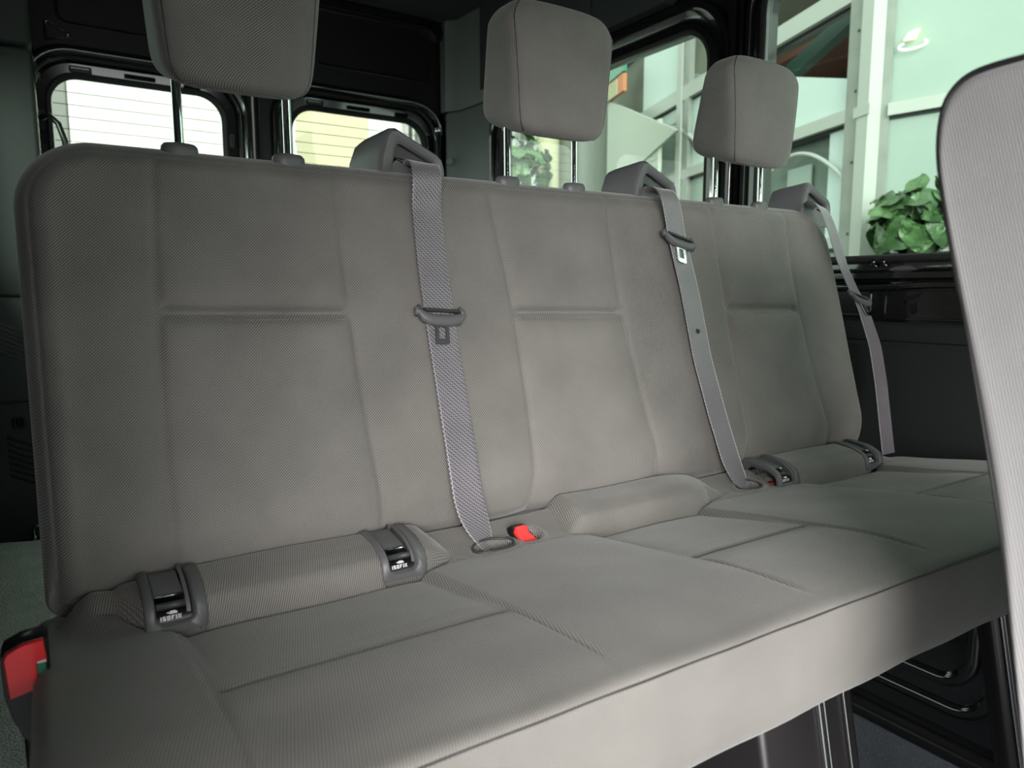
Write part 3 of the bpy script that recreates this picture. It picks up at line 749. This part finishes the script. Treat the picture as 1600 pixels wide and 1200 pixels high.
# ================================================================== SEAT BELTS
def belt(name, path, label, tongue, endtwist, tw_scale=1.0):
    """path: list of (x, y, z, half width, width direction)"""
    x, y, z = path[0][:3]
    b_ = root(name, (path[-1][0], path[-1][1], path[-1][2]), label, 'seat belt', 'seat belts hanging down the backrest')
    P = np.array([p[:3] for p in path]); hw = np.array([p[3] for p in path]); wd = np.array([p[4] for p in path], float)
    t = np.concatenate([[0], np.cumsum(np.linalg.norm(np.diff(P, axis=0), axis=1))]); T_ = np.linspace(0, t[-1], 160)
    def spl(A_):                             # smooth resample
        B = np.stack([np.interp(T_, t, A_[:, k]) for k in range(A_.shape[1])], 1)
        for _ in range(14): B[1:-1] = (B[:-2] + 2 * B[1:-1] + B[2:]) / 4
        return B
    Q = spl(P); H = spl(hw[:, None])[:, 0]; Wd = spl(wd); Wd /= np.linalg.norm(Wd, axis=1)[:, None]
    nx = 12; V = []; U_ = []
    tg = np.gradient(Q, axis=0); tg /= np.linalg.norm(tg, axis=1)[:, None]
    N_ = np.cross(tg, Wd); N_ /= np.linalg.norm(N_, axis=1)[:, None]
    for side in (0, 1):
        for i in range(len(Q)):
            for k in range(nx + 1):
                a = -1 + 2 * k / nx
                q = Q[i] + Wd[i] * H[i] * a + N_[i] * ((.0008 if side else -.0008) * (1 - .5 * abs(a) ** 8) + .0008 * a * a)
                V.append(q); U_.append((a * .0235, T_[i]))
    n1 = len(Q) * (nx + 1); F = gridf(len(Q), nx + 1) + gridf(len(Q), nx + 1, off=n1, flip=True)
    for i in range(len(Q) - 1):
        for k in (0, nx):
            a = i * (nx + 1) + k; F.append((a, a + nx + 1, a + nx + 1 + n1, a + n1))
    fixn(mk('webbing', V, F, M['web'], b_, uv=U_))
    # latch tongue
    s, tilt, pm = tongue; i = int(np.argmin(np.abs(Q[:, 2] - s))); o_ = Vector(Q[i]); dn = Vector(tg[i]).normalized(); ac = Vector(Wd[i]); nr = dn.cross(ac).normalized()
    if nr.y > 0: nr = -nr
    c_, s2 = math.cos(R(tilt)), math.sin(R(tilt)); ac2 = ac * c_ + dn * s2; dn2 = dn * c_ - ac * s2
    def mp(a, b, d): return (o_ + ac2 * a + dn2 * b + nr * d)[:]
    # handle: bowed bar wrapped by the webbing
    pts = [(-.0355, -.0035), (-.030, .003), (-.020, .0075), (-.010, .0095), (.010, .0095), (.020, .0085), (.031, .0060), (.0365, .0015)]
    V = []; ns = len(pts)
    for k, (a, b) in enumerate(pts):
        h_ = .0085 if 0 < k < ns - 1 else .0055
        for q in range(14):
            an = 2 * math.pi * q / 14; V.append(mp(a, b - .002 + h_ * math.cos(an), .0045 + .0055 * math.sin(an)))
    F = gridf(ns, 14, closed_v=True) + [list(range(14))[::-1], [(ns - 1) * 14 + k for k in range(14)]]
    hd = mk('latch_handle', V, F, M['plastic'], b_, sharp=60); fixn(hd)
    for sgn in (-1, 1):
        fixn(mk('handle_horn', *tube([mp(sgn * .0345, .001, .004), mp(sgn * .0350, -.008, .003), mp(sgn * .031, -.0125, .001)], [.0055, .0045, .003], 12), M['plastic'], hd))
    fixn(mk('web_slot', *join([([mp(-.027, -.009, .0075), mp(.029, -.009, .0075), mp(.031, -.004, .0095), mp(-.025, -.004, .0095), mp(-.027, -.009, .003), mp(.029, -.009, .003), mp(.031, -.004, .003), mp(-.025, -.004, .003)], [[0, 1, 2, 3], [4, 5, 6, 7], [0, 1, 5, 4], [2, 3, 7, 6], [0, 3, 7, 4], [1, 2, 6, 5]])]), M['plastic_dk'], hd, smooth=False))
    out = rrect(-.0105, .0105, .010, .042, (.001, .001, .004, .004), 5); hole = rrect(-.0055, .0055, .017, .034, .001, 3)
    tp_ = plate(out, [hole], mp, .0035, .0058); fixn(mk('latch_plate', *tp_, pm, hd, sharp=30))
    sh_ = [(-.019, .008), (.018, .008), (.0115, .016), (-.0115, .016)]; fixn(mk('plate_shoulder', *plate(sh_, [], mp, .0032, .0060), pm, hd, smooth=False))
    return b_
W1 = (1, 0, 0)
def rowp(x, z, up=.010, hw=.0235, w=W1): return (x, surfY(x, z) - up, z, hw, w)
belt('seat_belt', [(.494, 1.034, .172, .0225, (1, 0, -.25)), (.492, 1.020, .181, .023, (1, 0, -.22)), (.486, .992, .187, .0235, (1, 0, -.1)), (.481, .968, .182, .0235, W1), (.4785, .953, .165, .0235, W1), rowp(.478, .12, .012), rowp(.476, .04), rowp(.476, -.05), rowp(.478, -.13),
                   rowp(.479, -.22, .012), rowp(.479, -.29, .014), (.483, .830, -.318, .0225, (1, .12, .02)), (.491, .815, -.345, .015, (1, .5, .05)), (.497, .806, -.366, .008, (1, 1.2, 0)), (.500, .800, -.385, .006, (1, 1.5, 0))],
     'dark grey webbing belt nearest the camera, between the left and middle seats', (-.034, 4, M['plastic_dk']), 0)
mid_belt = belt('seat_belt', [(.976, 1.034, .172, .020, (1, 0, -.25)), (.973, 1.020, .180, .020, (1, 0, -.2)), (.965, .992, .186, .022, (1, 0, -.1)), (.958, .968, .180, .0235, W1), (.957, .952, .160, .0235, (1, 0, -.1)), rowp(.972, .10, .014, w=(1, 0, -.12)), rowp(.985, .0), rowp(.987, -.12),
                   rowp(1.000, -.22), rowp(1.010, -.30, .014), (1.016, .826, -.330, .0225, (1, .1, 0)), (1.021, .815, -.352, .017, (1, .4, 0)), (1.025, .808, -.38, .010, (1, 1, 0))],
     'grey webbing belt with its latch near the top, between the middle and right seats', (.090, 8, M['chrome']), 0)
belt('seat_belt', [(1.452, 1.034, .172, .022, (1, 0, -.2)), (1.446, 1.020, .180, .022, (1, 0, -.2)), (1.425, .992, .187, .023, (1, 0, -.2)), (1.414, .970, .182, .0235, (1, 0, -.25)), (1.416, .956, .166, .0235, (1, 0, -.3)), (1.428, .942, .12, .0235, (1, 0, -.35)), (1.452, .935, .06, .0235, (1, 0, -.35)), (1.478, .925, .01, .0235, (1, 0, -.3)), (1.500, .910, -.036, .0235, (1, 0, -.2)),
                   (1.515, .885, -.12, .0235, (1, 0, -.05)), (1.514, .866, -.20, .0235, W1), (1.505, .845, -.29, .0235, W1), (1.500, .832, -.345, .0235, W1)],
     'pale grey webbing belt draped over the far right edge of the bench', (-.018, 0, M['chrome']), 0)

mk('stop_button', *tube([(.987, surfY(.987, -.072) - .009, -.072), (.987, surfY(.987, -.072) - .0135, -.0732)], [.0048, .0036], 14), M['plastic_dk'], mid_belt, sharp=50)

# ---- buckles
bk = root('belt_buckle', (-.028, .75, -.36), 'black buckle with big red button hanging beside the near left end of the cushion', 'seat belt buckle', 'red-button buckles')
def mpk(a, b, d): return (-.028 + a, .75 - d, -.345 + b)
def bshape(P, dd):
    ctr = np.mean(P, 0); loops = []
    for s, d in dd: loops.append(([tuple(ctr + (np.array(p) - ctr) * s) for p in P], d))
    return loops
outl = [(-.0195, .030), (-.0165, .036), (-.004, .0415), (.012, .0430), (.016, .041), (.016, -.055), (.010, -.060), (.000, -.060), (-.008, -.050), (-.015, -.030), (-.0195, -.006)][::-1]
fixn(mk('buckle_body', *ringloft(bshape(outl, ((.92, -.012), (1, -.009), (1, .009), (.95, .012))), mpk, cap_last=True, cap_first=True), M['black'], bk, sharp=50))
btn = [(-.0175, .0285), (-.015, .033), (-.003, .0385), (.0125, .0400), (.0140, .0215), (.0060, .0205), (.0062, .002), (.0150, .001), (.0150, -.003), (-.0155, -.0095)][::-1]
fixn(mk('release_button', *ringloft(bshape(btn, ((1, .010), (1, .0150), (.95, .0165))), mpk, cap_last=True), M['red'], bk, sharp=50))
fixn(mk('slot_tab', *box(-.0215, -.0150, .7375, .739, -.3435, -.3265, .0), M['green'], bk, smooth=False))
fixn(mk('slot_edge', *box(-.0215, -.0145, .734, .7375, -.3262, -.3238, .0), M['white_print'], bk, smooth=False))
mk('buckle_strap', *box(-.036, -.016, .745, .752, -.46, -.40, .002), M['black'], bk)

def pocket_buckle(cx, cy, label, s=1.0):
    z0 = cz(cx, cy)
    b_ = root('belt_buckle', (cx, cy, z0), label, 'seat belt buckle', 'red-button buckles')
    # leaning head: a wedge rising from the pocket, red face towards the front
    ax = Vector((1, 0, -.10)).normalized(); up = Vector((0, .55, .83)).normalized(); nn = ax.cross(up); nn = -nn if nn.y > 0 else nn
    o_ = Vector((cx, cy, z0 + .006))
    def mp(a, b, d): return (o_ + ax * a * s + up * b * s + nn * d)[:]
    outl = [(-.021, .012), (-.016, .0205), (.000, .0225), (.006, .020), (.008, .011), (.021, -.006), (.022, -.012), (-.004, -.014), (-.015, -.006)][::-1]
    fixn(mk('buckle_body', *ringloft(bshape(outl, ((1.08, -.016), (1.12, -.008), (1.10, .002), (1.02, .004))), mp, cap_last=True, cap_first=True), M['black'], b_, sharp=50))
    btn = [(-.0185, .0115), (-.0145, .0185), (.0005, .0205), (.0040, .018), (.0042, .009), (.012, .0), (.0200, -.0075), (.0195, -.0105), (-.003, -.0115), (-.0125, -.0045)][::-1]
    fixn(mk('release_button', *ringloft(bshape(btn, ((1, .004), (1, .007), (.95, .0082))), mp, cap_last=True), M['red'], b_, sharp=50))
pocket_buckle(.552, .812, 'black buckle with a red button recessed in the cushion beside the nearest belt')
pocket_buckle(1.098, .812, 'black buckle with a red button under the right seat, partly behind a belt', .85)

# ================================================================== FRONT SEAT (blurred, right edge)
fs = root('front_seat', (.83, .15, ZF), 'grey fabric seat coloured as if brightly lit, cropped at the right edge, close to the camera', 'seat')
edge_ = [(.250, .166), (.275, .1655), (.293, .163), (.304, .155), (.3105, .143), (.3125, .120), (.310, .095), (.297, .037), (.283, -.020), (.271, -.071), (.256, -.135), (.243, -.191), (.231, -.263), (.222, -.31), (.214, -.36), (.205, -.42)]
frt = [(.13, .172), (.110, .165), (.098, .15), (.092, .12), (.09, .10), (.085, .037), (.078, -.02), (.072, -.071), (.062, -.135), (.05, -.191), (.04, -.263), (.035, -.31), (.03, -.36), (.025, -.42)]
ol = frt[::-1] + [(.20, .173)] + edge_
ctr = np.array((.18, -.1)); n = len(ol)
V = []; U_ = []
xsf = [(.600, .80), (.598, .90), (.5985, .955), (.603, .985), (.612, 1.0), (.65, 1.0), (.80, 1.0), (1.0, 1.0), (1.10, 1.0), (1.13, .985), (1.14, .94)]
for x, s in xsf:
    for a, b in ol:
        sh = (1 - s) * .13
        dy = (a - ctr[0]); dz = (b - ctr[1]); L_ = math.hypot(dy, dz)
        ya = a - (dy / L_) * sh * 1.0; zb = b - (dz / L_) * sh * 1.0
        V.append((x, ya, zb)); U_.append((ya, zb) if x < .61 else (x, zb))
F = gridf(len(xsf), n, closed_v=True) + [list(range(n))[::-1], [(len(xsf) - 1) * n + k for k in range(n)]]
o = fixn(mk('backrest', V, F, M['frontseat'], fs, uv=U_))
sd = o.modifiers.new('smooth', 'SUBSURF'); sd.levels = 2; sd.render_levels = 2
ep = [(a - .0022, b - .0012) for a, b in edge_]
for _ in range(2): ep = [ep[0]] + [q for p, r_ in zip(ep[:-1], ep[1:]) for q in ((.75 * p[0] + .25 * r_[0], .75 * p[1] + .25 * r_[1]), (.25 * p[0] + .75 * r_[0], .25 * p[1] + .75 * r_[1]))] + [ep[-1]]
pp = [(.6015, a, b) for a, b in ep]
mk('shaded_edge', *tube(pp, [.0026 if b > -.0 else .0014 for _, _, b in pp], 8), M['rubber'], fs)  # dark strip standing in for the rear cloth in shade
V, F = box(.60, 1.14, -.36, .12, -.42, -.30, .03, 4); fixn(mk('seat_cushion', V, F, M['frontseat'], fs, uv=[(p[0], p[1]) for p in V]))
fixn(mk('leg', *box(.66, .72, -.28, .06, ZF, -.42, .008), M['satin'], fs)); fixn(mk('leg', *box(1.02, 1.08, -.28, .06, ZF, -.42, .008), M['satin'], fs))

# ================================================================== OUTSIDE
g = mk('ground', *box(-14, 16, -12, 30, -1.72, -1.6, 0), M['soil'], smooth=False); tag(g, kind='structure')
C0 = np.array([4.27, 2.6]); a1 = R(21.2); e1 = np.array([math.sin(a1), math.cos(a1)]); n1 = np.array([e1[1], -e1[0]])
a2 = R(170.8); e2 = np.array([math.sin(a2), math.cos(a2)]); n2 = np.array([e2[1], -e2[0]]) * -1
if n2[0] < 0: n2 = -n2
F1 = lambda s, z, d: (C0[0] + e1[0] * s + n1[0] * d, C0[1] + e1[1] * s + n1[1] * d, z)      # d into the building
F2 = lambda s, z, d: (C0[0] + e2[0] * s + n2[0] * d, C0[1] + e2[1] * s + n2[1] * d, z)
def bx(mp, s0, s1, z0, z1, d0, d1_=None):
    V = [mp(s, z, d) for s in (s0, s1) for z in (z0, z1) for d in (d0, d1_)]
    return V, [[0, 1, 3, 2], [4, 6, 7, 5], [0, 4, 5, 1], [2, 3, 7, 6], [0, 2, 6, 4], [1, 5, 7, 3]]
bl = root('glazed_building', (C0[0], C0[1], -1.6), 'building with pale green glass panes in aluminium frames seen through the right windows', 'building')
def part(name, V, F, m, par=bl): return fixn(mk(name, V, F, m, par, smooth=False))
part('corner_post', *bx(F1, .045, .19, -1.6, 4, -.05, .05), M['alu'])
part('corner_cover', *bx(F1, -.055, .045, -1.6, 4, -.075, .05), M['alu_lt'])
part('inner_post', *bx(F2, .035, .10, -1.6, 4, -.02, .05), M['alu'])
for z in (1.55, 1.2, .78, .35, -.1):
    V, F = tube([F1(.10, z, -.045), F1(.10, z, -.056)], .009, 10); part('screw', V, F, M['plastic_dk'])
part('joint_plate', *bx(F1, -.075, .07, 1.03, 1.09, -.082, -.075), M['alu_lt'])
for s in (2.43, 4.9, 7.4, 9.9, 12.4):
    part('mullion', *bx(F1, s, s + .10, -1.6, 4, -.05, .05), M['alu']); part('mullion', *bx(F1, s + .14, s + .24, -1.6, 4, -.06, .05), M['alu_lt'])
for (z0, z1) in ((1.035, 1.115), (1.745, 1.87), (2.52, 2.62), (.27, .34), (-.5, -.4), (3.3, 3.4)):
    part('transom', *bx(F1, .19, 14, z0, z1, -.05, .04), M['alu_lt'])
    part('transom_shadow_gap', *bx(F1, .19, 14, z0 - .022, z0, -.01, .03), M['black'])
for (z0, z1) in ((1.015, 1.085), (1.80, 1.88), (.22, .29), (-.5, -.4)):
    part('transom', *bx(F2, .10, 9, z0, z1, -.04, .04), M['alu_lt'])
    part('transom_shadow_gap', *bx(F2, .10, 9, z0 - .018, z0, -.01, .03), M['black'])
# panes on the far-running face
def pane(mp, s0, s1, z0, z1, m, d=.0): part('pane', *bx(mp, s0, s1, z0, z1, d, d + .012), m)
V = [F1(.19, 1.30, .0), F1(2.43, 1.95, .0), F1(2.43, 1.115, .0), F1(.19, 1.115, .0)]  # slanted top follows a reflected roof edge
part('pane', V + [F1(.19, 1.30, .01), F1(2.43, 1.95, .01), F1(2.43, 1.115, .01), F1(.19, 1.115, .01)], [[0, 1, 2, 3], [7, 6, 5, 4]], M['pane2'])
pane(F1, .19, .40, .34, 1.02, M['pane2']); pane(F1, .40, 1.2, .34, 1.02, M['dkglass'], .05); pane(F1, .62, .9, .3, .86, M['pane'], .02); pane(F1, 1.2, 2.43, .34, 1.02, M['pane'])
pane(F1, .19, 2.43, -1.6, .27, M['pane'])
pane(F1, 2.67, 3.62, 1.87, 2.46, M['pane2'], -.012); pane(F1, 2.67, 3.62, 1.87, 2.52, M['olive'], .01)
pane(F1, 2.67, 4.9, 1.115, 1.745, M['pane']); pane(F1, 2.67, 3.62, 1.60, 1.745, M['pane2'], -.006)
pane(F1, 3.62, 4.9, 1.87, 2.52, M['olive']); pane(F1, 2.67, 4.9, -1.6, 1.035, M['pane'])
pane(F1, .19, 14, 2.62, 4, M['olive'], .05); pane(F1, 4.9, 14, -1.6, 2.52, M['pane'], .01)
pane(F1, 2.05, 2.43, 1.87, 2.52, M['olive'], .0)
pane(F2, .10, 9, -1.6, 3.9, M['pane'])
# upper bay: reflected roof structure built as solid parts behind the glazing
part('reflected_wall', *bx(F1, -.2, 6, 1.2, 4, 1.2, 1.25), M['brown'])
part('reflected_post', *bx(F1, .22, .36, 1.2, 3, .3, .42), M['redcol'])
part('reflected_post', *bx(F1, .42, .52, 1.2, 3, .55, .62), M['greenb'])
V = [F1(.2, 1.86, .22), F1(.2, 1.98, .22), F1(2.0, 1.42, .22), F1(2.0, 1.54, .22), F1(.2, 1.86, .30), F1(.2, 1.98, .30), F1(2.0, 1.42, .30), F1(2.0, 1.54, .30)]
part('reflected_beam', V, [[0, 1, 3, 2], [4, 6, 7, 5], [0, 4, 5, 1], [2, 3, 7, 6], [0, 2, 6, 4], [1, 5, 7, 3]], M['greenb'])
part('reflected_eaves', *bx(F1, .19, 2.43, 1.90, 1.95, .5, 1.2), M['redcol'])
# ceiling lamp in front of the near pane
lp_ = root('ceiling_lamp', F2(.21, 1.42, -.10), 'lit ring-shaped lamp with a yellow shade high behind the right window', 'lamp')
P = [F2(.21 + .075 * math.cos(q), 1.385 + .022 * math.sin(q), -.03 + .0 * math.sin(q)) for q in np.linspace(R(130), R(395), 30)]
mk('lamp_ring', *tube(P, .0055, 8), M['ring'], lp_)
V = [F2(s, z, d) for d in (-.05, -.03) for s, z in ((.165, 1.415), (.225, 1.412), (.245, 1.46), (.195, 1.452))]
fixn(mk('lamp_shade', V, [[0, 1, 2, 3], [7, 6, 5, 4], [0, 1, 5, 4], [1, 2, 6, 5], [2, 3, 7, 6], [3, 0, 4, 7]], M['lamp'], lp_, smooth=False))
# tubes standing in for the van's curved reflections in the glazing
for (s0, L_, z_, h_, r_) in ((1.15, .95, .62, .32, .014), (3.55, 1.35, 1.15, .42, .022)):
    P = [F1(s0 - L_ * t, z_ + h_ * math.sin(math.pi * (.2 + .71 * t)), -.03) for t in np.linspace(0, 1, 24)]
    mk('van_reflection', *tube(P, r_, 10), M['alu_lt'], bl)

# round column and siding building further back
cl = mk('round_column', *tube([(3.98, 5.05, -1.6), (3.98, 5.05, 4)], .235, 40), M['column']); tag(cl, 'broad smooth grey round column outside behind the middle headrest', 'column')
sd_ = root('siding_wall', (4.6, 5.6, -1.6), 'white plank-sided wall with an orange and cream stripe, right of the grey column', 'wall')
V, F = bx(F1, 2.75, 4.4, 1.13, 1.62, -.20, -.16); fixn(mk('plank_wall', V, F, M['siding'], sd_, smooth=False))
P = [bx(F1, 2.75, 4.4, 1.17 + k * .08, 1.176 + k * .08, -.204, -.2) for k in range(6)]
fixn(mk('plank_joints', *join(P), M['alu'], sd_, smooth=False))
# slanting sheet (awning end) with stripe
V = [F1(4.25, 2.16, -.22), F1(2.3, 1.42, -.22), F1(4.15, 1.10, -.22), F1(4.25, 2.16, -.19), F1(2.3, 1.42, -.19), F1(4.15, 1.10, -.19)]
fixn(mk('slanting_panel', V, [[0, 1, 2], [5, 4, 3], [0, 1, 4, 3], [1, 2, 5, 4], [2, 0, 3, 5]], M['siding'], sd_, smooth=False))
fixn(mk('orange_stripe', *bx(F1, 3.63, 4.28, 2.10, 2.28, -.24, -.2), M['orange'], sd_, smooth=False))
fixn(mk('cream_block', *bx(F1, 3.80, 4.10, 2.10, 2.26, -.25, -.24), M['cream'], sd_, smooth=False))
fixn(mk('green_stripe', *bx(F1, 3.63, 4.10, 2.30, 2.42, -.24, -.2), M['green'], sd_, smooth=False))

# behind the rear doors
rb = root('cream_building', (3.2, 8, -1.6), 'cream wall with a paler section seen through the right rear window', 'building')
V = [(2.66, 8, 3.2), (2.64, 8, 1.90), (2.62, 8, 1.72), (2.74, 8, .9), (2.80, 8, -1.6), (3.28, 8, -1.6), (3.27, 8, 3.2)]; n = len(V)
V2_ = V + [(x, 8.6, z) for x, y, z in V]
fixn(mk('cream_wall', V2_, [list(range(n)), [n + k for k in range(n)][::-1]] + [[k, (k + 1) % n, n + (k + 1) % n, n + k] for k in range(n)], M['cream'], rb, smooth=False))
fixn(mk('pale_wall', *box(3.28, 3.75, 8.02, 8.6, -1.6, 3.2, 0), M['white'], rb, smooth=False))
for x in (3.70, 3.76, 3.84): mk('downpipe', *tube([(x, 8, -1.6), (x, 8, 3.2)], .018, 12), M['alu_lt'], rb)
fixn(mk('grey_wall', *box(3.90, 4.6, 8.1, 8.6, -1.6, 3.2, 0), M['column'], rb, smooth=False))
wh = fixn(mk('white_building', *box(.42, 2.0, 9.0, 9.6, -1.6, 3.4, .02), M['white'], smooth=False)); tag(wh, 'bright white building wall filling the left rear window', 'building')

gw = fixn(mk('grey_band_block', *box(-2.5, .415, 9.05, 9.6, -1.6, 3.4, .02), M['column'], smooth=False)); tag(gw, 'grey band at the left edge of the left rear window, built as a distant block', 'building')  # added block standing in for the grey band on the glass edge

# beyond the gap left of the column: cream post and foliage
cpst = mk('cream_post', *tube([(3.36, 4.65, -1.6), (3.36, 4.65, 3)], .085, 24), M['cream']); tag(cpst, 'cream yellow round post between the middle headrest posts', 'post')
br_ = mk('brown_post', *tube([(3.60, 4.72, -1.6), (3.60, 4.72, 3)], .06, 24), M['olive']); tag(br_, 'narrow olive brown post beside the grey column', 'post')

# ---- leafy plants
def leaf_mesh(L_, Wd_, curl, n=7):
    V = []; 
    for i in range(n + 1):
        t = i / n; w = Wd_ * math.sin(math.pi * min(1, t * .92 + .06)) ** .7
        for k in (-1, -.5, 0, .5, 1):
            V.append((k * w, t * L_, curl * t * t * L_ * -1 + .12 * w * abs(k) ** 1.5 + .01 * math.sin(t * 9 + k * 4)))
    return V, gridf(n + 1, 5)
def plant(name, c, r, count, label, ms, size=.13):
    p = root(name, c, label, 'plant')
    for mi, m in enumerate(ms):
        P = []
        for i in range(count):
            th = random.uniform(0, 2 * math.pi); ph = random.uniform(-.2, 1.3); rad = r * random.uniform(.45, 1)
            base = Vector((math.cos(th) * math.cos(ph), math.sin(th) * math.cos(ph), math.sin(ph))) * rad
            V, F = leaf_mesh(size * random.uniform(.7, 1.25), size * random.uniform(.3, .48), random.uniform(.1, .6))
            q = base.normalized().to_track_quat('Z', 'Y'); from mathutils import Quaternion
            q = q @ Quaternion((0, 0, 1), random.uniform(0, 6.28)) @ Quaternion((1, 0, 0), random.uniform(-.3, .8))
            P.append(([(q @ Vector(v) + base + Vector(c))[:] for v in V], F))
        mk('foliage', *join(P), m, p)
    mk('stem', *tube([(c[0], c[1], -1.6), (c[0], c[1], c[2])], .03, 8), M['brown'], p)
cP = F2(.38, .33, -.30)
plant('leafy_plant', cP, .20, 80, 'lush green broad-leaved plant outside the right window, by the front seat', (M['leaf'], M['leaf2']), .15)
plant('leafy_shrub', (3.02, 4.6, .85), .28, 60, 'pale green shrub seen under the middle headrest, left of the cream post', (M['leaf2'],), .14)
